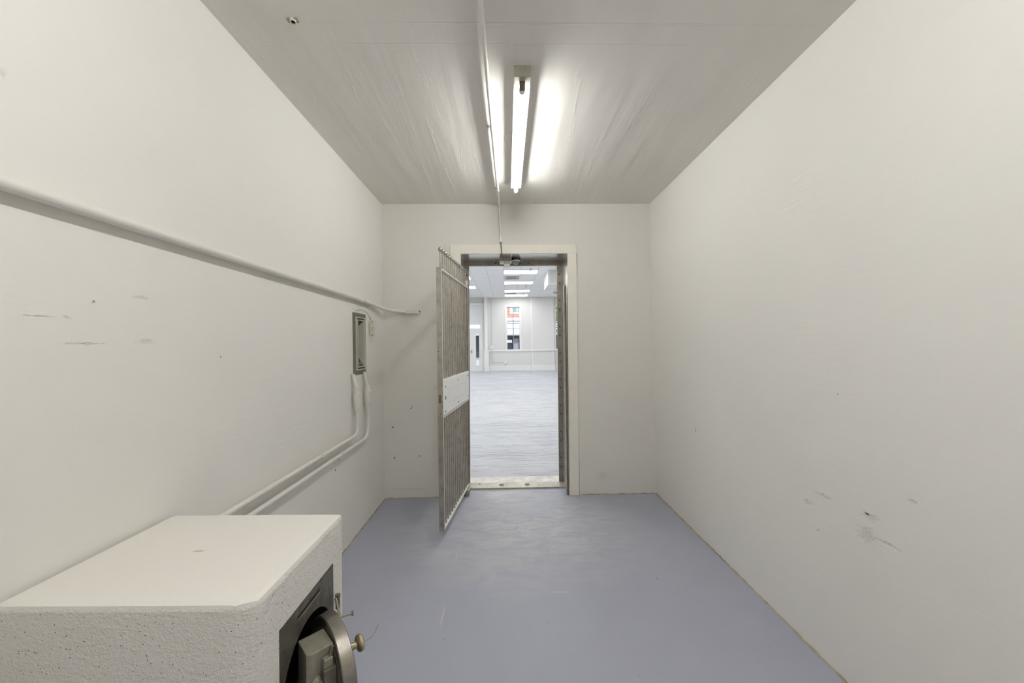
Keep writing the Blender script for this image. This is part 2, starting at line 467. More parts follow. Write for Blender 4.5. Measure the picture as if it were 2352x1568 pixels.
# painted steel casing on the wall
bm = BM()
prism(bm, [(-.476, YB-.012, 2.199), (.622, YB-.012, 2.189), (.625, YB-.012, 2.112), (-.478, YB-.012, 2.118)], (0, .02, 0), .002)
prism(bm, [(-.477, YB-.012, 2.1179), (OX0-.003, YB-.012, 2.1174), (OX0-.003, YB-.012, .0), (-.476, YB-.012, .0)], (0, .02, 0), .002)
prism(bm, [(OX1+.002, YB-.012, 2.1124), (.6225, YB-.012, 2.112), (.617, YB-.012, .0), (.530, YB-.012, .0)], (0, .02, 0), .002)
casing = obj('casing', bm, M_trimp, D)
for k, (x, z) in enumerate([(.60, 2.15), (.58, 1.99), (.59, 1.85), (.575, 1.45), (.60, 1.1), (.57, .87), (.575, .56), (.57, .31), (.59, .31), (.1, 2.155), (-.44, 2.15), (-.42, 2.1), (.575, .1)]):
    bm = BM(); lathe(bm, [(0, .0055), (.0008, .005)], (x, YB-.0122, z), (0, -1, 0), 14)
    obj('filled_screw', bm, M_trimp, casing)
# nickel lining of the reveal
bm = BM()
prism(bm, [(OX0, YB-.004, 0), (OX0, YB-.004, OZ), (-.391, YST+.03, OZ+.001), (-.391, YST+.03, 0)], (-.08, 0, 0))
prism(bm, [(OX1, YB-.004, OZ), (.526, YB-.004, 0), (.520, YST+.03, 0), (.540, YST+.03, OZ)], (.09, 0, 0))
prism(bm, [(-.47, YB-.004, OZ), (.62, YB-.004, OZ), (.62, YST+.03, OZ), (-.47, YST+.03, OZ)], (0, 0, .07))
obj('reveal_lining', bm, M_lining, D)
# stop frame facing the vault
bm = BM()
prism(bm, [(-.47, YST, 0), (-.36, YST, 0), (-.346, YST, 2.0729), (-.47, YST, 2.0736)], (0, .024, 0), .0012)
prism(bm, [(.60, YST, 0), (.483, YST, 0), (.492, YST, 2.0683), (.60, YST, 2.0677)], (0, .024, 0), .0012)
prism(bm, [(-.47, YST, 2.0737), (.60, YST, 2.0678), (.60, YST, 2.14), (-.47, YST, 2.14)], (0, .024, 0), .0012)
obj('stop_frame', bm, M_steel, D)
# outer jamb steps beyond the stop, opening wider towards the outer room
bm = BM()
prism(bm, [(-.395, YST+.03, 0), (-.45, YOUT, 0), (-.45, YOUT, 2.17), (-.395, YST+.03, 2.13)], (-.04, 0, 0))
prism(bm, [(.545, YST+.03, 0), (.60, YOUT, 0), (.60, YOUT, 2.17), (.545, YST+.03, 2.13)], (.04, 0, 0))
prism(bm, [(-.46, YST+.03, 2.13), (.61, YST+.03, 2.13), (.61, YOUT, 2.17), (-.46, YOUT, 2.17)], (0, 0, .03))
obj('outer_jamb', bm, M_lining, D)
# bolted plates
def bolted_plate(lo, hi, bolts):
    bm = BM(); box(bm, lo, hi, .0015); p = obj('bolted_plate', bm, M_steel, D)
    for bx, bz in bolts:
        bm = BM(); lathe(bm, [(0, .0085), (.002, .0085), (.006, .006), (.007, .0)], (bx, YST-.005, bz), (0, -1, 0), 20)
        obj('bolt', bm, M_steel_dk, p)
for k in range(8):
    z1 = 2.0-.2485*k; z0 = z1-.118; t = (2.07-z1)/2.07
    for sx, xi, xo in ((1, .498-.009*t, .529-.014*t), (-1, -.352-.012*t, -.383-.003*t)):
        xm = (xi+xo)/2
        bolted_plate((min(xi, xo), YST-.005, z0), (max(xi, xo), YST+.002, z1), [(xm, z1-.017), (xm, z0+.017)])
bolted_plate((-.11, YST-.005, 2.078), (.0, YST+.002, 2.109), [(-.092, 2.093), (-.012, 2.093)])
bolted_plate((.124, YST-.005, 2.078), (.238, YST+.002, 2.109), [(.140, 2.093), (.222, 2.093)])
# threshold
bm = BM()
box(bm, (-.385, 3.432, -.02), (.53, YST+.004, .014), .002)
sill = obj('sill_plate', bm, M_sill, D)
hb = [BM(), BM()]
for b_, (x, r) in zip(hb, ((-.064, .026), (.175, .026))): lathe(b_, [(-.03, r), (.02, r)], (x, 3.50, .014), (0, 0, 1), 28)
cut(sill, hb)
for x, y, r in ((-.34, 3.47, .012), (-.13, 3.478, .011), (.062, 3.478, .012), (.26, 3.49, .011), (.44, 3.50, .011)):
    bm = BM(); lathe(bm, [(0, r), (.0012, r*.9)], (x, y, .0138), (0, 0, 1), 18); obj('plugged_hole', bm, M_sill2, sill)
bm = BM(); lathe(bm, [(0, .012), (.001, .011)], (-.27, 3.535, .0142), (0, 0, 1), 18); obj('screw_hole', bm, M_dark, sill)
bm = BM(); box(bm, (-.45, YST+.004, -.10), (.60, YOUT+.02, .003)); obj('outer_threshold', bm, M_sill2, D)
bm = BM(); box(bm, (-.45, 3.40, -.14), (.60, YST+.01, -.019)); obj('sill_bed', bm, M_black, D)

# strike post for the day gate, fixed on the right reveal
P = thing('gate_strike_post', (.52, YB, 0), 'tall narrow slotted steel strike post against the right side of the doorway', 'strike post')
bm = BM(); box(bm, (.5235, YB-.018, 0), (.5285, YB+.06, 1.84), .001); obj('outer_bar', bm, M_steel, P)
bm = BM(); box(bm, (.5105, YB-.006, 0), (.5150, YB+.06, 1.84), .001); obj('inner_bar', bm, M_steel, P)
bm = BM(); box(bm, (.5150, YB+.02, 0.004), (.5235, YB+.055, 1.836)); obj('bright_web', bm, M_gate_bright, P)['label'] = 'bright polished web between the bars'
for z in (.55, 1.05, 1.45):
    bm = BM(); lathe(bm, [(0, .004), (.003, .003)], (.5192, YB+.02, z), (0, -1, 0), 10); obj('screw', bm, M_steel_dk, P)

# ------------------------------------------------------------------ the barred day gate
G = thing('barred_gate', (-.345, 3.405, 0), 'open steel day gate of vertical bars topped with balls, standing ajar in the doorway', 'gate')
HX, HY, FX, FY = -.362, 3.405, -.455, 2.555          # gate centre line, hinge side and free side
gd = Vector((FX-HX, FY-HY, 0)); GL = gd.length; gd.normalize(); gn = Vector((-gd.y, gd.x, 0))   # gn points to the doorway side (+x)
if gn.x < 0: gn = -gn
def gp(s, n, z): p = Vector((HX, HY, 0))+gd*s+gn*n; return Vector((p.x, p.y, z))
def gbox(bm, s0, s1, n0, n1, z0, z1, bev=.0008):
    prism(bm, [gp(s0, n0, z0), gp(s1, n0, z0), gp(s1, n1, z0), gp(s0, n1, z0)], (0, 0, z1-z0), bev, 1)
HW = .0185
ZG0, ZG1 = .066, 1.845
# free stile with a latch slot in its end
bm = BM(); gbox(bm, GL-.009, GL, -HW, HW, .062, 1.855); st = obj('stile', bm, M_gate, G)
s_ = BM(); gbox(s_, GL-.02, GL+.02, -.009, .009, .928, .985, 0); cut(st, [s_])
bm = BM(); gbox(bm, GL-.012, GL-.007, -.010, .010, .925, .988); obj('latch', bm, M_brass, st)['label'] = 'dull brass latch in the stile slot'
for z in (1.845, 1.835, .855, .8):
    pass
bm = BM(); lathe(bm, [(0, .0035), (.0006, .003)], gp(GL, .0, .855), gd, 12); obj('screw_hole', bm, M_dark, st)
bm = BM(); lathe(bm, [(0, .004), (.0006, .0035)], gp(GL, -.008, 1.28), gd, 12); obj('screw_hole', bm, M_dark, st)
# hinge stile
bm = BM(); gbox(bm, 0, .009, -HW, HW, .066, 1.85); obj('stile', bm, M_gate, G)
def rail(z0, z1, s0=.009, s1=GL-.009):
    bm = BM(); gbox(bm, s0, s1, -HW, HW, z0, z1); return obj('rail', bm, M_gate_bright, G)
rail(1.838, 1.847); rail(1.078, 1.087); rail(.826, .835); rail(.066, .075)
# pale strips on both stiles, the light their edges catch put into colour
for s0, s1 in ((GL-.009, GL-.0012), (.001, .008)):
    bm = BM(); gbox(bm, s0, s1, HW, HW+.0012, .07, 1.846); obj('edge_highlight', bm, M_gate_bright, G)
# bars with ball finials
NB_ = 14
for k in range(NB_):
    s = GL-.04-(GL-.085)*k/(NB_-1)
    bm = BM(); tube(bm, [gp(s, .002, .074), gp(s, .002, 1.975)], .0066, 12)
    b_ = obj('bar', bm, M_gate, G)
    bm = BM(); ball(bm, gp(s, .002, 1.986), .0165); obj('ball_finial', bm, M_gate, b_)
# lock plate
bm = BM(); gbox(bm, .03, GL-.009, HW-.001, HW+.004, .842, 1.079, .001)
lp = obj('lock_plate', bm, M_plate, G); lp['label'] = 'pale brushed lock cover plate with keyhole'
for s, z in ((GL-.05, 1.035), (GL*.5, 1.045), (.055, 1.05), (GL-.05, .862), (GL*.5, .872), (.055, .868)):
    bm = BM(); lathe(bm, [(0, .0065), (.0022, .0055), (.0028, .003)], gp(s, HW+.004, z), gn, 14); obj('screw', bm, M_dark, lp)
bm = BM(); lathe(bm, [(0, .013), (.002, .012), (.002, .007), (.0006, .006)], gp(GL-.052, HW+.004, .957), gn, 20); obj('keyhole_ring', bm, M_brass, lp)
for a, b_, c0, d0 in ((.16, GL-.15, 1.0, 1.0008), (.16, GL-.15, .91, .9108), (.16, .1608, .91, 1.0), (GL-.1508, GL-.15, .91, 1.0)):
    bm = BM(); gbox(bm, a, b_, HW+.004, HW+.0046, c0, d0+.0006, 0); obj('scribed_line', bm, M_vent_lt, lp)
# back plate of the lock
bm = BM(); gbox(bm, .03, GL-.009, -HW-.003, -HW+.001, .842, 1.079, .001); obj('lock_back_plate', bm, M_plate, G)
# hinges
for z in (1.862, ):
    bm = BM(); tube(bm, [(-.356, 3.418, z), (-.356, 3.418, z+.045)], .009, 14); box(bm, (-.385, 3.41, z+.004), (-.36, 3.43, z+.012))
    obj('hinge_knuckle', bm, M_gate_bright, G)
bm = BM(); prism(bm, [(-.3885, 3.285, 0), (-.343, 3.285, 0), (-.343, 3.40, 0), (-.3885, 3.40, 0)], (0, 0, .052), .003)
tube(bm, [(-.366, 3.385, .05), (-.366, 3.385, .068)], .009, 12)
obj('pivot_block', bm, M_steel, G)

# ------------------------------------------------------------------ ceiling light
zc = 2.5535
L = thing('tube_light', (.0875, 2.23, zc), 'bare single tube fluorescent batten glowing on the vault ceiling', 'ceiling light')
bm = BM()
CW = .037
prism(bm, [(.0875-CW, 1.655, zc), (.0875-CW, 1.655, 2.505), (.0875+CW, 1.655, 2.505), (.0875+CW, 1.655, zc)], (0, 1.175, 0))
obj('channel', bm, M_chan, L)
bm = BM(); box(bm, (.0875-CW-.001, 1.645, 2.503), (.0875+CW+.001, 1.70, zc), .002); ep = obj('end_cap', bm, M_end, L); ep['label'] = 'bare galvanised end cap'
bm = BM(); lathe(bm, [(0, .0115), (.0008, .0115), (.0008, .0102), (.0002, .010)], (.0875, 1.645, 2.532), (0, -1, 0), 24); obj('knockout', bm, M_end, ep)
for sx in (-1, 1):
    bm = BM(); lathe(bm, [(0, .004), (.004, .003)], (.0875+sx*(CW+.001), 1.67, 2.527), (sx, 0, 0), 10); obj('screw', bm, M_end, ep)
def holder(y0, y1, mat):
    bm = BM(); box(bm, (.0875-.013, y0, 2.466), (.0875+.013, y1, 2.507), .004)
    o = obj('lampholder', bm, mat, L); return o
holder(1.672, 1.690, M_holder); holder(2.832, 2.850, M_end)
TZ = 2.483
bm = BM(); tube(bm, [(.0875, 1.716, TZ), (.0875, 2.822, TZ)], .0135, 20); lt = obj('lamp_tube', bm, M_tube, L); lt['label'] = 'glowing white tube'
for a, b_ in ((1.690, 1.716), (2.822, 2.832)):
    bm = BM(); tube(bm, [(.0875, a, TZ), (.0875, b_, TZ)], .0137, 20); obj('tube_end', bm, M_tubeend, lt)
bm = BM(); lathe(bm, [(0, .081), (-.004, .081), (-.006, .078), (-.006, .0)], (.085, 2.245, zc+.001), (0, 0, 1), 48); obj('ceiling_cover_disc', bm, M_ceil, L)

# an added, unseen second batten above the camera, to brighten the near walls
M_tube2 = emit('added_fill_tube', (1, .995, .98), REAR_FILL_E)
for i, y in enumerate((.0,)):
    c = copy_thing(L, (.0875, y, zc), ('added fill batten on the vault ceiling above the viewpoint, unseen', 'rearmost added fill batten on the vault ceiling near the rear wall, unseen')[i])
    for ch in c.children:
        if ch.name.startswith('lamp_tube'): ch.data = ch.data.copy(); ch.data.materials[0] = M_tube2

# ceiling conduit, running over the ceiling and down the front wall
K = thing('ceiling_conduit', (-.06, 2.2, zc), 'painted metal conduit running along the ceiling beside the tube light', 'conduit')
cz = 2.534
pts = smooth_path([(-.128, -2.35, cz), (-.047, 3.25, cz), (-.036, 3.257, 2.25)], .02, 5)
bm = BM(); tube(bm, pts, .0098, 14); obj('pipe', bm, M_pipe, K)
for y in (2.10, 2.93):
    x = -.0935+(y-0)*.0143
    bm = BM(); tube(bm, [(x-.0, y-.012, cz), (x, y+.012, cz)], .0135, 14); box(bm, (x-.032, y-.006, cz+.012), (x, y+.006, cz+.018)); box(bm, (x-.032, y-.006, cz+.008), (x-.022, y+.006, cz+.016))
    obj('strap', bm, M_pipe, K)
bm = BM(); tube(bm, [(-.036, 3.257, 2.26), (-.036, 3.257, 2.215)], .0125, 14); obj('end_connector', bm, M_gate_bright, K)

J = thing('junction_box', (0, 3.42, 2.115), 'small steel sensor box with white sockets under the door header', 'junction box')
bm = BM(); box(bm, (-.052, 3.40, 2.083), (.054, 3.47, OZ), .002); obj('housing', bm, M_grey, J)
for x0, x1, z0 in ((-.051, -.013, 2.060), (.044, .056, 2.062)):
    bm = BM(); box(bm, (x0, 3.403, z0), (x1, 3.45, 2.084), .002); obj('white_socket', bm, M_white, J)
bm = BM(); box(bm, (-.010, 3.398, 2.058), (.040, 3.46, 2.083), .002); obj('sensor_body', bm, M_vent_lt, J)
bm = BM(); box(bm, (-.013, 3.404, 2.030), (.042, 3.455, 2.058), .003); obj('sensor_foot', bm, M_white, J)
bm = BM(); tube(bm, smooth_path([(-.037, 3.257, 2.218), (-.034, 3.256, 2.165), (-.029, 3.252, 2.112), (-.030, 3.31, 2.086), (-.033, 3.408, 2.082)], .03, 6), .0045, 10)
obj('flexible_cable', bm, M_steel_dk, J)
Q = thing('dome_camera', (.098, 3.45, OZ), 'round smoked dome camera under the door header beside the sensor box', 'camera')
bm = BM(); lathe(bm, [(0, .040), (.012, .042), (.022, .039)], (.098, 3.45, OZ), (0, 0, -1), 32); obj('base', bm, M_dark, Q)
bm = BM(); lathe(bm, [(.020, .0405), (.027, .0405), (.029, .037)], (.098, 3.45, OZ), (0, 0, -1), 32); obj('trim_ring', bm, M_chrome, Q)
bm = BM(); lathe(bm, [(.022, .036)]+[(.022+.04*math.sin(a), .036*math.cos(a)) for a in (.3, .6, .9, 1.2, 1.45)]+[(.062, 0)], (.098, 3.45, OZ), (0, 0, -1), 32); obj('dome', bm, M_dome, Q)

# pipe stub in the ceiling
B = thing('pipe_stub', (-.792, 1.417, 2.55), 'short cut pipe stub poking out of the ceiling near the left wall', 'pipe stub')
bm = BM(); lathe(bm, [(-.01, .011), (.015, .0115), (.015, .0085), (-.005, .008)], (-.79, 1.418, 2.559), (.15, -.25, -1), 20); obj('collar', bm, M_pipe, B)
bm = BM(); lathe(bm, [(.004, .0084), (.005, .0)], (-.79, 1.418, 2.559), (.15, -.25, -1), 20); obj('dark_bore', bm, M_black, B)
bm = BM(); box(bm, (-.812, 1.408, 2.5555), (-.772, 1.428, 2.561)); obj('chipped_paint', bm, M_caulk, B)

# ------------------------------------------------------------------ conduits on the left wall
def fitting_body(name, parent, c, axis, half, rad, lid_dir, mat=M_pipe):
    """an inspection fitting: hubs at both ends, fat middle, screwed lid"""
    a = Vector(axis).normalized(); c = Vector(c)
    bm = BM()
    lathe(bm, [(-half-.045, rad*.78), (-half-.03, rad*.78), (-half-.03, rad*.9), (-half-.022, rad*.9), (-half-.022, rad*.78), (-half-.01, rad*.82), (-half+.012, rad*1.18), (half-.012, rad*1.18), (half+.01, rad*.82), (half+.022, rad*.78), (half+.022, rad*.9), (half+.03, rad*.9), (half+.03, rad*.78), (half+.045, rad*.78)], c, a, 20)
    o = obj(name, bm, mat, parent)
    l = Vector(lid_dir).normalized(); s = a.cross(l)
    bm = BM(); R = Matrix((s, a, l)).transposed()
    box(bm, Vector((-rad*.85, -half+.004, rad*.55))+Vector((0, 0, 0)), Vector((rad*.85, half-.004, rad*1.28)), .003)
    for v in bm.verts: v.co = R @ v.co + c
    lid = obj('lid', bm, mat, o)
    for k in (-1, 1):
        bm = BM(); lathe(bm, [(0, .0035), (.002, .003)], c+l*rad*1.28+a*k*(half-.012), l, 10); obj('screw', bm, mat, lid)
    return o

def clip(parent, c, axis, r, out):
    bm = BM(); a = Vector(axis).normalized(); o = Vector(out).normalized(); up = a.cross(o); c = Vector(c)
    tube(bm, [c-a*.006, c+a*.006], r+.003, 14)
    R = Matrix((a, up, o)).transposed()
    t = BM(); box(t, (-.006, r*.6, -r-.008), (.006, r+.028, -r+.0), .001)
    for v in t.verts: v.co = R @ v.co + c
    merge(bm, t)
    obj('strap', bm, M_pipe, parent)
    bm = BM(); lathe(bm, [(-.01, .0045), (.003, .0045), (.005, .003)], c+up*(r+.016)-o*r, o, 10); obj('screw', bm, M_pipe, parent)

K = thing('wall_conduit', (-1.05, 1.5, 1.66), 'thick painted conduit running high along the left wall to the corner', 'conduit')
xc = -1.047
pts = smooth_path([(xc, -2.3, 1.678), (xc, .79, 1.672), (xc, 2.74, 1.658), (xc, 2.93, 1.653), (-1.025, 3.16, 1.632), (-.96, 3.250, 1.624), (-.86, 3.256, 1.616), (-.80, 3.256, 1.612)], .10, 8)
bm = BM(); tube(bm, pts, .0155, 18); obj('pipe', bm, M_pipe, K)
bm = BM(); lathe(bm, [(-.035, .016), (-.03, .021), (-.01, .021), (-.01, .0175), (.01, .0175), (.01, .021), (.03, .021), (.035, .016)], (xc, 2.745, 1.6575), (0, 1, -.01), 18); obj('coupling', bm, M_pipe, K)
clip(K, (xc, 2.93, 1.653), (0, 1, 0), .0155, (1, 0, 0))
bm = BM(); lathe(bm, [(-.03, .0185), (-.012, .0185), (-.012, .0165), (.0, .0165)], (-.875, 3.256, 1.617), (1, 0, -.04), 18); obj('hub', bm, M_pipe, K)
bm = BM(); box(bm, (-.865, 3.238, 1.596), (-.755, 3.274, 1.631), .007, seg=3); fb = obj('inspection_body', bm, M_pipe, K)
bm = BM(); box(bm, (-.855, 3.231, 1.600), (-.762, 3.24, 1.627), .003); obj('lid', bm, M_pipe, fb)
bm = BM(); tube(bm, [(-.757, 3.25, 1.618), (-.742, 3.245, 1.619)], .003, 8); obj('screw', bm, M_steel_dk, fb)

def low_conduit(y, zrun, label, yend):
    K = thing('drop_conduit', (xc, y, zrun), label, 'conduit', 'conduits dropping from the ventilator box')
    x0 = -1.038
    pts = smooth_path([(-1.058, y-.002, 1.132), (-1.053, y-.001, 1.09), (x0, y, 1.045), (x0, y+.012, .83), (x0, y-.0, zrun), (x0, yend, zrun-.003), (x0, yend, .02)], .075, 8)
    bm = BM(); tube(bm, pts, .0115, 16); obj('pipe', bm, M_pipe, K)
    fitting_body('inspection_body', K, (x0, y+.006, .945), (0, .05, -1), .052, .0205, (1, 0, 0))
    return K
k1 = low_conduit(2.60, .714, 'left of two conduits dropping from the ventilator box, running off at the higher level', 1.236)
clip(k1, (-1.038, 2.10, .714), (0, 1, 0), .0115, (1, 0, 0))
k2 = low_conduit(2.80, .650, 'right of two conduits dropping from the ventilator box, nearest the corner', 1.30)
clip(k2, (-1.038, 2.36, .651), (0, 1, 0), .0115, (1, 0, 0))

# ------------------------------------------------------------------ emergency ventilator set in the left wall
V = thing('emergency_ventilator', (-1.071, 2.75, 1.34), 'recessed grey metal emergency air box in the left wall near the corner', 'ventilator')
bm = BM()
for lo, hi in (((2.627, 1.120), (2.672, 1.562)), ((2.825, 1.120), (2.860, 1.562)), ((2.672, 1.53), (2.825, 1.562)), ((2.672, 1.12), (2.825, 1.155))):
    box(bm, (-1.080, lo[0], lo[1]), (-1.0675, hi[0], hi[1]))
obj('frame', bm, M_vent, V)
def rect_ring(bm, x0, x1, y0, y1, z0, z1, w):
    box(bm, (x0, y0, z0), (x1, y0+w, z1)); box(bm, (x0, y1-w, z0), (x1, y1, z1))
    box(bm, (x0, y0+w, z1-w), (x1, y1-w, z1)); box(bm, (x0, y0+w, z0), (x1, y1-w, z0+w))
bm = BM(); rect_ring(bm, -1.10, -1.058, 2.668, 2.829, 1.152, 1.533, .006); obj('outer_rim', bm, M_vent_lt, V)
bm = BM(); rect_ring(bm, -1.10, -1.062, 2.676, 2.821, 1.160, 1.525, .010); obj('dark_gap', bm, M_dark, V)  # dark ring filling the gap between the two rims
bm = BM(); rect_ring(bm, -1.11, -1.058, 2.688, 2.811, 1.171, 1.514, .005); obj('inner_rim', bm, M_vent_lt, V)
bm = BM()
prism(bm, [(-1.16, 2.693, 1.176), (-1.16, 2.806, 1.176), (-1.16, 2.806, 1.509), (-1.16, 2.693, 1.509)], (-.005, 0, 0))
box(bm, (-1.16, 2.801, 1.176), (-1.105, 2.806, 1.509)); box(bm, (-1.16, 2.693, 1.176), (-1.105, 2.697, 1.509))
prism(bm, [(-1.16, 2.697, 1.46), (-1.108, 2.697, 1.509), (-1.16, 2.697, 1.509)], (0, .104, 0))
prism(bm, [(-1.16, 2.697, 1.25), (-1.108, 2.697, 1.176), (-1.16, 2.697, 1.176)], (0, .104, 0))
pan = obj('pan', bm, M_vent_in, V)
bm = BM(); lathe(bm, [(0, .005), (.006, .006), (.010, .003)], (-1.10, 2.801, 1.345), (0, -1, 0), 12)
tube(bm, [(-1.12, 2.801, 1.345), (-1.12, 2.795, 1.345)], .003, 8)
obj('knob', bm, M_vent_lt, pan)
bm = BM()
prism(bm, [(-1.112, 2.7995, 1.262), (-1.066, 2.7995, 1.178), (-1.112, 2.7995, 1.178)], (0, .003, 0)); tri = obj('corner_gusset', bm, M_vent, pan)
bm = BM(); prism(bm, [(-1.112, 2.7995, 1.508), (-1.066, 2.7995, 1.508), (-1.112, 2.7995, 1.462)], (0, .003, 0))
tri = obj('corner_gusset', bm, M_vent, pan)
bm = BM()
text_bm(bm, 'AIR', .030, .0006, Matrix.Translation((-1.0905, 2.7988, 1.196)) @ Matrix(((.52, 0, 0, 0), (0, 0, -1, 0), (0, 1, 0, 0), (0, 0, 0, 1))))
obj('lettering', bm, M_vent_lt, pan)['label'] = 'embossed letters reading AIR'

T = thing('hanging_tag', (-1.05, 2.935, 1.45), 'small cream plastic tag hanging on a wire beside the ventilator', 'tag')
bm = BM()
loop = []
for k in range(24):
    a = 2*PI*k/24; y = 2.935+.0175*math.cos(a); z = 1.46+.0175*math.sin(a)+(.044 if math.sin(a) >= 0 else -.044)
    loop.append((-1.060, y, z))
prism(bm, loop, (.004, 0, 0), .0008); tg = obj('tag_plate', bm, M_tag, T)
for z in (1.512, 1.408):
    bm = BM(); lathe(bm, [(0, .0045), (.0004, .004)], (-1.056, 2.935, z), (1, 0, 0), 14); obj('hole', bm, M_dark, tg)
bm = BM(); rect_ring(bm, -1.0561, -1.0556, 2.928, 2.942, 1.455, 1.468, .0015); box(bm, (-1.0561, 2.93, 1.447), (-1.0556, 2.94, 1.449)); obj('printed_mark', bm, M_dark, tg)
TR = Matrix.Rotation(math.radians(-52), 4, 'Z')
for q in [tg]+[c for c in COL.objects if c.parent is tg]:
    P0 = Vector((-1.058, 2.935, 0))-Vector(T['_o'])*1; P0.z = 0
    q.data.transform(Matrix.Translation(P0+Vector((.012, 0, 0))) @ TR @ Matrix.Translation(-P0))
bm = BM(); tube(bm, smooth_path([(-1.07, 2.68, 1.578), (-1.045, 2.72, 1.588), (-1.04, 2.82, 1.572), (-1.05, 2.905, 1.535), (-1.055, 2.935, 1.520), (-1.06, 2.94, 1.528), (-1.055, 2.93, 1.545)], .03, 6), .0014, 8); obj('wire', bm, M_steel_dk, T)

# ------------------------------------------------------------------ the concrete-clad round-door safe
SF = thing('floor_safe', (-.79, .98, 0), 'white concrete-clad safe block with an open round steel door, against the left wall', 'safe')
ZS = .80
foot = [(-1.064, .786), (-.558, .772), (-.519, .787), (-.519, 1.184), (-1.056, 1.203)]
t = bmesh.new()
a_ = [t.verts.new((x, y, 0)) for x, y in foot]; b_ = [t.verts.new((x, y, ZS)) for x, y in foot]
t.faces.new(a_[::-1]); t.faces.new(b_)
for i in range(5): t.faces.new((a_[i], a_[(i+1) % 5], b_[(i+1) % 5], b_[i]))
bmesh.ops.recalc_face_normals(t, faces=t.faces[:])
bmesh.ops.bevel(t, geom=[e for e in t.edges], offset=.014, segments=2, affect='EDGES', profile=.6)
bmesh.ops.triangulate(t, faces=[f for f in t.faces if len(f.verts) > 4])
body = obj('concrete_body', t, M_conc, SF)
for f in body.data.polygons: f.use_smooth = False
HYc, HZc, HR = .985, .505, .118
c1 = BM(); lathe(c1, [(-.34, HR+.004), (.1, HR+.004)], (-.516, HYc, HZc), (1, 0, 0), 64, False)
c2 = BM(); box(c2, (-.524, .853, .33), (-.40, 1.116, .685))
cut(body, [c1, c2])
# plate with round opening and a slot
bm = BM(); prism(bm, [(-.5235, .8535, .3305), (-.5235, 1.1155, .3305), (-.5235, 1.1155, .681), (-.5235, .8535, .688)], (.0045, 0, 0))
pl = obj('face_plate', bm, M_safeplate, SF); pl['label'] = 'dark blackened steel face plate'
c1 = BM(); lathe(c1, [(-.1, HR), (.1, HR)], (-.516, HYc, HZc), (1, 0, 0), 64, False)
c2 = BM()
sl = []
for k in range(20):
    a = 2*PI*k/20; sl.append((-.60, .983+.004*math.cos(a)+(.052 if math.cos(a) > 0 else -.052), .658+.0045*math.sin(a)))
prism(c2, sl, (.2, 0, 0)); cut(pl, [c1, c2])
bm = BM(); box(bm, (-.5238, .92, .648), (-.5226, 1.045, .668)); obj('slot_back', bm, M_black, pl)
bm = BM(); box(bm, (-.519, .93, .6515), (-.5175, 1.037, .6535), .0005); obj('slot_highlight', bm, M_bolt_lt, pl)  # pale strip drawn as the highlight along the slot's lower edge
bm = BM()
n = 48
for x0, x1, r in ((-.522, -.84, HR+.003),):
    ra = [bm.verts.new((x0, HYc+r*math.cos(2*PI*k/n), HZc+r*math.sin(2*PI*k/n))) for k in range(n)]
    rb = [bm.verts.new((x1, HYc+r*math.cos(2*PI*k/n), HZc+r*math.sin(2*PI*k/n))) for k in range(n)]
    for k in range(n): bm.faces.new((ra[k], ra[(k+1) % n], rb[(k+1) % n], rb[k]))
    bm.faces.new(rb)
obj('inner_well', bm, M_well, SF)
# the swung-out round door
th = math.radians(44); dn = Vector((math.cos(th), math.sin(th), 0)); du = Vector((math.sin(th), -math.cos(th), 0)); uz = Vector((0, 0, 1))
DC = Vector((-.447, .988, .503)); DR = .122
def dp(s, z, n): return DC+du*s+uz*z+dn*n
bm = BM()
lathe(bm, [(-.031, DR-.030), (-.031, DR-.006), (-.029, DR-.0035), (-.002, DR), (0, DR-.002), (.002, DR-.012), (.002, 0)], DC, dn, 96)
dr = obj('round_door', bm, M_safedoor, SF); dr['label'] = 'thick polished round steel door swung open'
bm = BM(); lathe(bm, [(-.0255, 0), (-.0255, DR-.028), (-.0315, DR-.028), (-.0315, DR-.031), (-.033, DR-.034), (-.033, 0)], DC, dn, 60); obj('inner_disc', bm, M_bolt, dr)
def dbox(name, s0, s1, z0, z1, n0, n1, mat, bev=.002):
    bm = BM(); prism(bm, [dp(s0, z0, n0), dp(s1, z0, n0), dp(s1, z0, n1), dp(s0, z0, n1)], (0, 0, z1-z0), bev); return obj(name, bm, mat, dr)
bm = BM()
prism(bm, [dp(-.012, -.085, -.033), dp(.057, -.085, -.033), dp(.057, -.085, -.083), dp(.050, -.085, -.092), dp(-.012, -.085, -.092)], (0, 0, .182), .0015)
obj('bolt_box', bm, M_bolt_lt, dr)
dbox('lock_body', .057, .080, -.06, .058, -.062, -.034, M_bolt, .002)
dbox('lock_latch', .058, .074, .058, .078, -.060, -.040, M_bolt_lt, .0015)
dbox('lock_latch', .080, .096, -.02, .012, -.058, -.040, M_bolt_lt, .0015)
dbox('lock_latch', .080, .094, -.058, -.030, -.060, -.036, M_bolt, .0015)
bm = BM(); tube(bm, [dp(.066, .072, -.044), dp(.066, .098, -.038)], .004, 10); obj('lever_pin', bm, M_bolt, dr)
bm = BM(); lathe(bm, [(0, .012), (.006, .012), (.009, .008), (.012, .008), (.014, .011), (.018, .010)], dp(.057, .03, -.073), du, 20); obj('spindle', bm, M_bolt_lt, dr)
bm = BM(); lathe(bm, [(0, .010), (.006, .010), (.008, .006)], dp(.057, -.01, -.075), du, 18); obj('spindle', bm, M_bolt, dr)
bm = BM(); lathe(bm, [(0, .009), (.004, .009), (.008, .0075), (.014, .008), (.018, .017), (.021, .0195), (.027, .0195), (.030, .016), (.0305, 0)], dp(.072, .073, .001), dn, 32)
obj('knob', bm, metal_mat('brass_knob', (.45, .40, .27), .28, .95, .3, 40), dr)['label'] = 'aged brass turning knob'
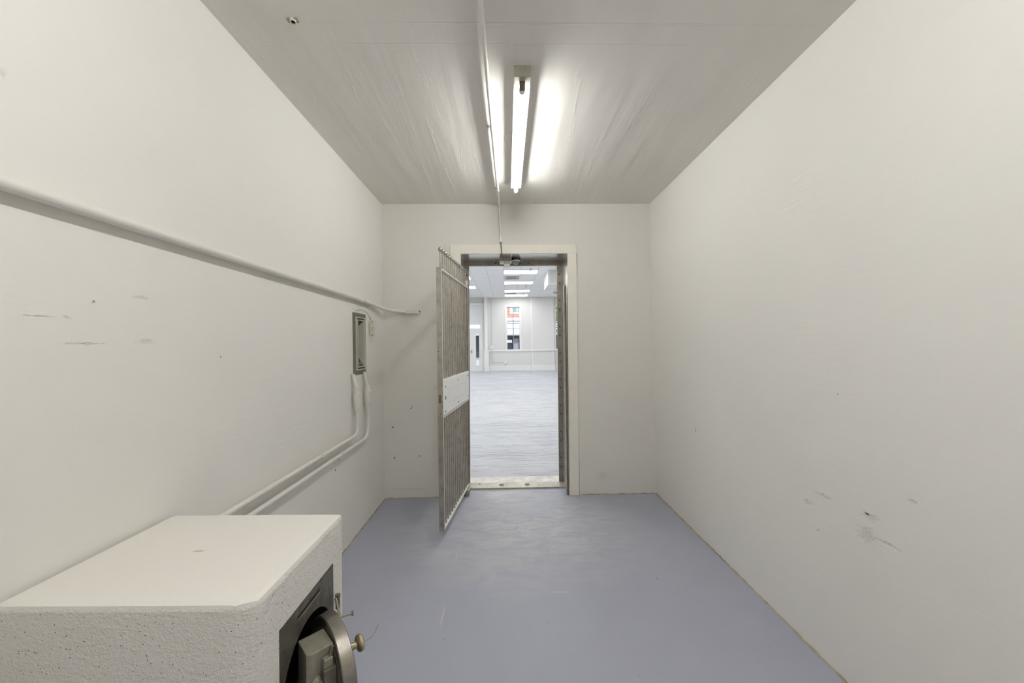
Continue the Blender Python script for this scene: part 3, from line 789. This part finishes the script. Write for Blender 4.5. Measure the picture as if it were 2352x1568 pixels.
bm = BM(); lathe(bm, [(0, .0028), (.036, .0028), (.036, .0062), (.0385, .0062), (.040, .004), (.040, 0)], dp(.004, .116, -.002), (dn.x, dn.y, -.22), 14); obj('headed_pin', bm, M_bolt_lt, dr)
HG = (-.505, 1.112)
bm = BM(); tube(bm, [(*HG, .555), (*HG, .592)], .0062, 14); tube(bm, [(*HG, .588), (*HG, .595)], .0072, 14); obj('hinge_pin', bm, M_bolt, SF)
bm = BM(); tube(bm, smooth_path([(-.505, 1.098, .592), (-.495, 1.085, .588), (-.478, 1.065, .562), (-.47, 1.045, .555)], .01, 4), .0035, 8); obj('hinge_link', bm, M_bolt_lt, SF)
bm = BM(); tube(bm, smooth_path([dp(.078, .074, .035), dp(.082, .078, .05), dp(.078, .082, .062), dp(.08, .10, .07)], .01, 5), .0004, 6); obj('hair_wire', bm, M_steel_dk, dr)

# ------------------------------------------------------------------ the room beyond the doorway
X0, X1, YF, ZF = -6.0, 5.0, 18.9, 3.70
slab('wall_far_left', M_wall2, [(X0, YOUT, -.05), (X0, YF, -.05), (X0, YF, ZF), (X0, YOUT, ZF)], (-.2, 0, 0))
slab('wall_far_right', M_wall2, [(X1, YOUT, -.05), (X1, YF, -.05), (X1, YF, ZF), (X1, YOUT, ZF)], (.2, 0, 0))
f2 = slab('floor', M_floor2, [(X0-.1, YOUT, 0), (X1+.1, YOUT, 0), (X1+.1, YF+.2, 0), (X0-.1, YF+.2, 0)], (0, 0, -.1))
def tile_mat():
    b = NB('ceiling_tiles')
    br = b.n('ShaderNodeTexBrick', offset=0.0)
    br.inputs['Scale'].default_value = 1; br.inputs['Brick Width'].default_value = .548; br.inputs['Row Height'].default_value = .60; br.inputs['Mortar Size'].default_value = .010
    br.inputs['Color1'].default_value = (.92, .92, .91, 1); br.inputs['Color2'].default_value = (.91, .91, .90, 1); br.inputs['Mortar'].default_value = (.72, .72, .71, 1)
    b.link(b.mapped((1, 1, 1), (.048, 0, 0)), br.inputs['Vector'])
    return b.done(br.outputs['Color'], .8, b.bump(b.noise(90, 3), .002))
slab('ceiling', tile_mat(), [(X0-.1, YOUT, ZF), (X1+.1, YOUT, ZF), (X1+.1, YF+.3, ZF), (X0-.1, YF+.3, ZF)], (0, 0, .2))
# far wall with two window openings and the storefront opening
bm = BM(); box(bm, (X0-.2, YF, -.1), (X1+.2, YF+.25, ZF)); wfar = obj('wall_far', bm, M_wall2); tag(wfar, kind='structure')
cs = [BM(), BM(), BM()]
box(cs[0], (.02, YF-.2, 1.05), (.695, YF+.5, 3.215)); box(cs[1], (2.50, YF-.2, 1.05), (3.17, YF+.5, 3.215)); box(cs[2], (-4.3, YF-.2, -.2), (-1.28, YF+.5, 3.38))
cut(wfar, cs)
# pilasters, chair rail, skirting
bm = BM(); box(bm, (1.25, YF-.14, 0), (2.40, YF+.01, ZF), .004); tag(obj('wall_pilaster', bm, M_wall2), kind='structure')
bm = BM(); box(bm, (1.245, YF-.155, .02), (1.31, YF+.0, ZF-.002)); tag(obj('trim_3', bm, M_trim2), kind='structure')
bm = BM(); box(bm, (-1.10, YF-.25, 0), (-.93, YF+.01, ZF), .004); tag(obj('wall_pilaster', bm, M_trim2), kind='structure')
bm = BM()
box(bm, (-.93, YF-.035, .985), (1.245, YF, 1.065), .008); box(bm, (1.235, YF-.19, .985), (2.44, YF-.13, 1.065), .008); box(bm, (2.44, YF-.035, .985), (X1, YF, 1.065), .008); box(bm, (-1.12, YF-.285, .985), (-.87, YF-.24, 1.065), .008); box(bm, (-.92, YF-.27, .985), (-.87, YF, 1.065), .006)
tag(obj('trim_4', bm, M_trim2), kind='structure')
bm = BM()
box(bm, (-.93, YF-.03, 0), (1.24, YF, .27), .006); box(bm, (1.235, YF-.17, 0), (2.42, YF-.13, .27), .006); box(bm, (2.40, YF-.03, 0), (X1, YF, .27), .006); box(bm, (-1.12, YF-.29, 0), (-.87, YF, .30), .006)
tag(obj('baseboard_far', bm, M_trim2), kind='structure')
bm = BM(); box(bm, (-1.12, YF-.29, .30), (-.885, YF-.02, .985), .004); tag(obj('trim_5', bm, M_trim2), kind='structure')

def sash(name, x0, x1, z0, z1):
    w = thing(name, ((x0+x1)/2, YF, z0), kind='structure')
    def ring(a0, a1, b0, b1, ww, y0, y1):
        bm = BM(); box(bm, (a0-ww, y0, b0-ww), (a0, y1, b1+ww)); box(bm, (a1, y0, b0-ww), (a1+ww, y1, b1+ww)); box(bm, (a0, y0, b1), (a1, y1, b1+ww)); box(bm, (a0, y0, b0-ww), (a1, y1, b0)); return bm
    obj('window_casing', ring(x0, x1, z0, z1, .075, YF-.03, YF), M_trim2, w)
    obj('window_frame', ring(x0+.03, x1-.03, z0+.03, z1-.03, .032, YF+.04, YF+.12), M_trim2, w)
    for k in range(1, 6):
        z = z0+(z1-z0)*k/6; bm = BM(); box(bm, (x0+.03, YF+.06, z-.012), (x1-.03, YF+.09, z+.012)); obj('glazing_bar', bm, M_muntin, w)
    bm = BM(); box(bm, ((x0+x1)/2-.018, YF+.058, z0+.03), ((x0+x1)/2+.018, YF+.092, z1-.03)); obj('glazing_bar', bm, M_muntin, w)
    bm = BM(); box(bm, (x0+.03, YF+.074, z0+.03), (x1-.03, YF+.078, z1-.03)); obj('pane', bm, M_glass, w)
sash('window_1', .02, .695, 1.05, 3.215); sash('window_2', 2.50, 3.17, 1.05, 3.215)

# storefront at the left: panel, transom, door, sidelight
SFt = thing('door_2', (-2.6, YF, 0), kind='structure')
ys = YF-.12
bm = BM()
box(bm, (-4.3, ys, 3.30), (-1.12, ys+.2, 3.42)); box(bm, (-1.32, ys+.003, 0), (-1.123, ys+.19, 3.30))
box(bm, (-4.3, ys+.006, 2.34), (-1.32, ys+.12, 2.385)); box(bm, (-4.3, ys+.006, 2.035), (-1.32, ys+.15, 2.16))
box(bm, (-1.66, ys+.008, 0), (-1.61, ys+.15, 2.035))
box(bm, (-1.61, ys+.012, 0), (-1.32, ys+.12, .30)); box(bm, (-1.61, ys+.012, .30), (-1.535, ys+.12, 1.86)); box(bm, (-1.37, ys+.012, .30), (-1.32, ys+.12, 1.86)); box(bm, (-1.61, ys+.012, 1.86), (-1.32, ys+.12, 2.035))
obj('storefront_frame', bm, M_trim2, SFt)
bm = BM(); box(bm, (-4.3, ys+.06, 2.36), (-1.32, ys+.12, 3.32)); box(bm, (-1.45, ys+.035, 2.45), (-1.43, ys+.065, 3.2)); box(bm, (-4.3, ys+.035, 3.2), (-1.43, ys+.065, 3.22)); obj('upper_panel', bm, M_trim2, SFt)
bm = BM(); box(bm, (-4.3, ys+.07, 2.16), (-1.32, ys+.075, 2.34)); obj('pane', bm, M_glass, SFt)
bm = BM(); box(bm, (-1.535, ys+.07, .30), (-1.37, ys+.075, 1.86)); obj('pane', bm, M_glass, SFt)
bm = BM()
box(bm, (-1.86, ys+.03, .02), (-1.66, ys+.08, 2.02)); box(bm, (-2.6, ys+.03, .02), (-2.42, ys+.08, 2.02)); box(bm, (-2.42, ys+.03, .02), (-1.86, ys+.08, .28)); box(bm, (-2.42, ys+.03, 1.86), (-1.86, ys+.08, 2.02))
leaf = obj('door_leaf', bm, M_trim2, SFt)
bm = BM(); box(bm, (-2.42, ys+.05, .28), (-1.86, ys+.055, 1.86)); obj('pane', bm, M_glass, leaf)
bm = BM(); tube(bm, [(-1.74, ys+.03, .99), (-1.74, ys-.03, .99), (-1.84, ys-.035, .99)], .012, 8); box(bm, (-1.765, ys+.015, .91), (-1.715, ys+.03, 1.08), .004); obj('door_handle', bm, M_grey, leaf)
bm = BM(); box(bm, (-4.3, ys+.0, 0), (-2.6, ys+.1, 2.03)); obj('fixed_panel', bm, M_trim2, SFt)

# conduits and outlet boxes on the far walls
K = thing('surface_raceway', (-1.2, ys, 1.1), 'thin white raceway dropping down the storefront post to a box', 'raceway')
bm = BM(); tube(bm, [(-1.22, ys-.012, ZF-.01), (-1.21, ys-.012, 1.25)], .012, 8); obj('pipe', bm, M_trim2, K)
bm = BM(); box(bm, (-1.25, ys-.05, 1.13), (-1.17, ys-.0, 1.26), .006); obj('wall_box', bm, M_white, K)
K = thing('wall_raceway', (-.7, YF, .5), 'thin grey raceway curving down the far wall past two outlet boxes', 'raceway')
bm = BM(); tube(bm, smooth_path([(-.735, YF-.045, ZF-.01), (-.735, YF-.045, .43), (-.12, YF-.045, .42)], .14, 6), .009, 8); obj('pipe', bm, plain('grey_raceway', (.5, .49, .46), .5), K)
for i, (x, z, lab) in enumerate(((-.735, 1.20, 'upper white outlet box on the far wall raceway'), (-.06, .42, 'low white outlet box at the end of the far wall raceway'))):
    o = thing('outlet_box', (x, YF-.03, z), lab, 'outlet box', 'outlet boxes on the far wall')
    bm = BM(); box(bm, (x-.045, YF-.09, z-.075), (x+.045, YF-.0, z+.075), .006); obj('housing', bm, M_white, o)
    bm = BM(); box(bm, (x-.015, YF-.093, z-.03), (x+.015, YF-.09, z+.03)); obj('socket_face', bm, M_trim2, o)

# troffers
def make_troffer(x, y):
    o = thing('ceiling_light', (x, y, ZF), 'x', 'ceiling light', 'recessed panel lights in the outer room ceiling')
    bm = BM(); box(bm, (x-.545, y-.295, ZF-.012), (x+.545, y+.295, ZF+.0))
    obj('lens', bm, M_trof, o)
    bm = BM()
    for a in ((-.565, -.315, .565, -.295), (-.565, .295, .565, .315), (-.565, -.295, -.545, .295), (.545, -.295, .565, .295)):
        box(bm, (x+a[0], y+a[1], ZF-.016), (x+a[2], y+a[3], ZF))
    obj('frame', bm, M_trim2, o)
    return o
t0 = make_troffer(.50, 12.23)
t0['label'] = 'nearest glowing panel light seen in the middle row through the doorway'
lights = [((.50, 14.38), 'second glowing panel light of the middle row through the doorway'), ((.50, 16.62), 'third glowing panel light of the middle row, just before the last'), ((.50, 18.05), 'last glowing panel light of the middle row, by the far wall'),
          ((-1.79, 13.15), 'nearer glowing panel light at the left edge of the doorway view'), ((-1.79, 15.35), 'farther glowing panel light at the left edge of the doorway view')]
OUT = 'glowing panel light in the outer room, out of sight past the doorway'
for x in (-4.1, -1.79, .5, 2.9):
    for y in (5.6, 7.8, 10.0, 12.23, 14.38, 16.62):
        if (x == .5 and y > 11) or (x == -1.79 and y > 12): continue
        lights.append(((x, y), OUT))
for (x, y), lab in lights: copy_thing(t0, (x, y, ZF), lab)
# vents
def make_vent(x, y, lab):
    o = thing('ceiling_vent', (x, y, ZF), lab, 'ceiling vent', 'square air diffusers in the outer room ceiling')
    bm = BM(); box(bm, (x-.27, y-.27, ZF-.008), (x+.27, y+.27, ZF)); obj('plate', bm, M_trim2, o)
    bm = BM()
    for s, w in ((.235, .02), (.15, .02)):
        for a in ((-s, -s, s, -s+w), (-s, s-w, s, s), (-s, -s, -s+w, s), (s-w, -s, s, s)): box(bm, (x+a[0], y+a[1], ZF-.03), (x+a[2], y+a[3], ZF-.008))
    obj('louvre', bm, M_grey, o); return o
v0 = make_vent(.23, 13.25, 'square air diffuser between the first and second middle panel lights')
copy_thing(v0, (.23, 17.1, ZF), 'square air diffuser between the third and last middle panel lights')
copy_thing(v0, (2.45, 17.2, ZF), 'square air diffuser at the right edge of the doorway view')
# sprinklers
def make_sprinkler(x, y, lab):
    o = thing('sprinkler_head', (x, y, ZF), lab, 'sprinkler', 'sprinkler heads in the outer room ceiling')
    bm = BM(); lathe(bm, [(0, .035), (.006, .035), (.006, .012), (.05, .012), (.06, .03), (.065, .03)], (x, y, ZF), (0, 0, -1), 12); obj('body', bm, M_grey, o); return o
s0 = make_sprinkler(.80, 11.75, 'sprinkler head beside the nearest middle panel light')
copy_thing(s0, (.82, 15.1, ZF), 'sprinkler head between the second and third middle panel lights')
copy_thing(s0, (.83, 17.7, ZF), 'sprinkler head beside the last middle panel light')
# ceiling-hung unit
H = thing('ceiling_unit', (2.0, 12.6, 3.22), 'white box-shaped air unit hanging from the outer room ceiling at right', 'air unit')
bm = BM(); box(bm, (1.36, 12.0, 3.22), (2.9, 13.2, ZF), .01); obj('casing', bm, M_trim2, H)
bm = BM(); rect_ring(bm, 0, 1, 0, 1, 0, 1, .1); bm.free()
bm = BM(); box(bm, (1.42, 11.985, 3.30), (2.8, 12.0, ZF-.04), .004); obj('front_panel', bm, M_wall2, H)
bm = BM(); box(bm, (1.45, 12.1, 3.205), (2.8, 12.5, 3.22)); obj('air_slot', bm, M_trim2, H)

# ------------------------------------------------------------------ outside the far windows
bm = BM(); box(bm, (-40, YF+.25, -.5), (50, 70, -.12)); tag(obj('street', bm, plain('street_asphalt', (.42, .42, .44), .8, 0, .01, 20, .1)), kind='structure')
def brick_mat():
    b = NB('red_brick'); br = b.n('ShaderNodeTexBrick'); br.inputs['Scale'].default_value = 1; br.inputs['Brick Width'].default_value = .45; br.inputs['Row Height'].default_value = .15; br.inputs['Mortar Size'].default_value = .015
    br.inputs['Color1'].default_value = (.52, .13, .10, 1); br.inputs['Color2'].default_value = (.60, .19, .14, 1); br.inputs['Mortar'].default_value = (.60, .40, .36, 1)
    sx = b.n('ShaderNodeSeparateXYZ'); b.link(b.world(), sx.inputs[0]); cx = b.n('ShaderNodeCombineXYZ'); b.link(sx.outputs['X'], cx.inputs[0]); b.link(sx.outputs['Z'], cx.inputs[1])
    b.link(cx.outputs[0], br.inputs['Vector']); return b.done(br.outputs['Color'], .8)
YS = 42.0
Bd = thing('shop_building', (0, YS, -.12), 'red brick building with white cornice and dark shopfront across the street', 'building')
bm = BM(); box(bm, (-22, YS, 4.2), (9.5, YS+8, 10)); obj('brick_wall', bm, brick_mat(), Bd)
bm = BM(); box(bm, (-22, YS-.35, 3.05), (9.5, YS+8, 4.2)); box(bm, (-22, YS-.5, 4.0), (9.5, YS, 4.3)); obj('cornice', bm, M_trim2, Bd)
bm = BM(); box(bm, (-22, YS-.36, 3.62), (9.5, YS-.30, 3.74)); obj('cornice_line', bm, M_muntin, Bd)
bm = BM(); box(bm, (-22, YS+.5, -.12), (9.5, YS+8, 3.05)); obj('shopfront', bm, plain('dark_shop_glass', (.05, .055, .07), .2), Bd)
for x in (-20, -15, -10, -5, -.4, 4, 9.3):
    bm = BM(); box(bm, (x-.2, YS-.1, -.12), (x+.2, YS+.6, 3.05)); obj('pier', bm, M_muntin, Bd)
rnd = random.Random(3)
for x0, x1 in ((-19.5, -10.2), (-9.8, -.7), (-.1, 3.7), (4.3, 9.1)):
    bm = BM(); prism(bm, [(x0, YS-.36, 3.05), (x0, YS-1.3, 2.55), (x0, YS-1.3, 2.35), (x0, YS-.3, 2.75)], (x1-x0, 0, 0)); obj('awning', bm, plain('pale_blue_awning', (.50, .52, .62), .7), Bd)
for x in (-18, -14.5, -11, -7.5, -4, .45, 3.8, 7):
    bm = BM(); box(bm, (x, YS-.08, 4.75), (x+1.5, YS+.05, 6.7)); w = obj('window_frame', bm, M_trim2, Bd)
    bm = BM(); box(bm, (x+.35, YS-.1, 4.95), (x+.72, YS-.07, 6.5)); box(bm, (x+.85, YS-.1, 4.95), (x+1.25, YS-.07, 6.5)); obj('pane', bm, plain('upper_pane', (.25, .33, .34), .15), w)
bm = BM(); box(bm, (.0, YS-.6, 1.55), (.62, YS-.5, 1.85)); obj('shop_sign', bm, M_trim2, Bd)
bm = BM(); box(bm, (.75, YS-.4, .4), (1.35, YS-.3, 2.0)); obj('shop_door', bm, M_muntin, Bd)
def car(x, y, col, lab, rot=0):
    o = thing('car', (x, y, -.12), lab, 'car'); pm = plain('car_paint', col, .25)
    side = [(-2.2, .35), (-2.2, .75), (-1.9, .92), (-1.3, .98), (-.7, 1.42), (.7, 1.45), (1.4, 1.0), (2.1, .85), (2.25, .6), (2.2, .35)]
    bm = BM(); prism(bm, [(x+a, y-.85, z-.12) for a, z in side], (0, 1.7, 0), .05); obj('body', bm, pm, o)
    bm = BM(); prism(bm, [(x+a, y-.86, z-.12) for a, z in ((-1.15, 1.02), (-.65, 1.36), (.62, 1.38), (1.15, 1.02))], (0, 1.72, 0)); obj('side_windows', bm, plain('car_glass', (.06, .07, .09), .1), o)
    for wx in (-1.4, 1.4):
        for wy in (-.86, .7):
            bm = BM(); lathe(bm, [(0, .33), (.17, .33)], (x+wx, y+wy, .21), (0, 1, 0), 20); obj('wheel', bm, M_dark, o)
    o.rotation_euler.z = rot
    return o
car(2.55, 30.5, (.80, .80, .82), 'white car parked in the street behind the narrow window')
car(9.2, 33.5, (.12, .25, .62), 'blue car parked beyond the right-hand window')
def tree(x, y, lab):
    o = thing('street_tree', (x, y, -.12), lab, 'tree')
    bm = BM(); tube(bm, [(x, y, -.12), (x+.05, y, 1.5), (x, y+.1, 3.2)], [.16, .12, .08], 10); obj('trunk', bm, plain('bark', (.18, .13, .09), .9), o)
    bm = BM(); r = random.Random(int(x*10))
    for k in range(2600):
        d = Vector((r.gauss(0, 1), r.gauss(0, 1), r.gauss(0, 1))).normalized()*(r.random()**.4)
        c = Vector((x, y, 3.9))+Vector((d.x*2.0, d.y*2.0, d.z*2.4))
        u = Vector((r.uniform(-1, 1), r.uniform(-1, 1), r.uniform(-1, 1))).normalized()*.13; w = u.orthogonal().normalized()*.07
        vs = [bm.verts.new(c+q) for q in (-u, w, u, -w)]; bm.faces.new(vs)
    obj('foliage', bm, plain('leaf_green', (.16, .34, .07), .6, var=.4), o)
tree(4.6, 27.0, 'leafy green street tree beyond the right-hand window')
tree(-6.5, 33.0, 'leafy green street tree beyond the storefront door glass')

for o in COL.objects:
    if '_o' in o: del o['_o']
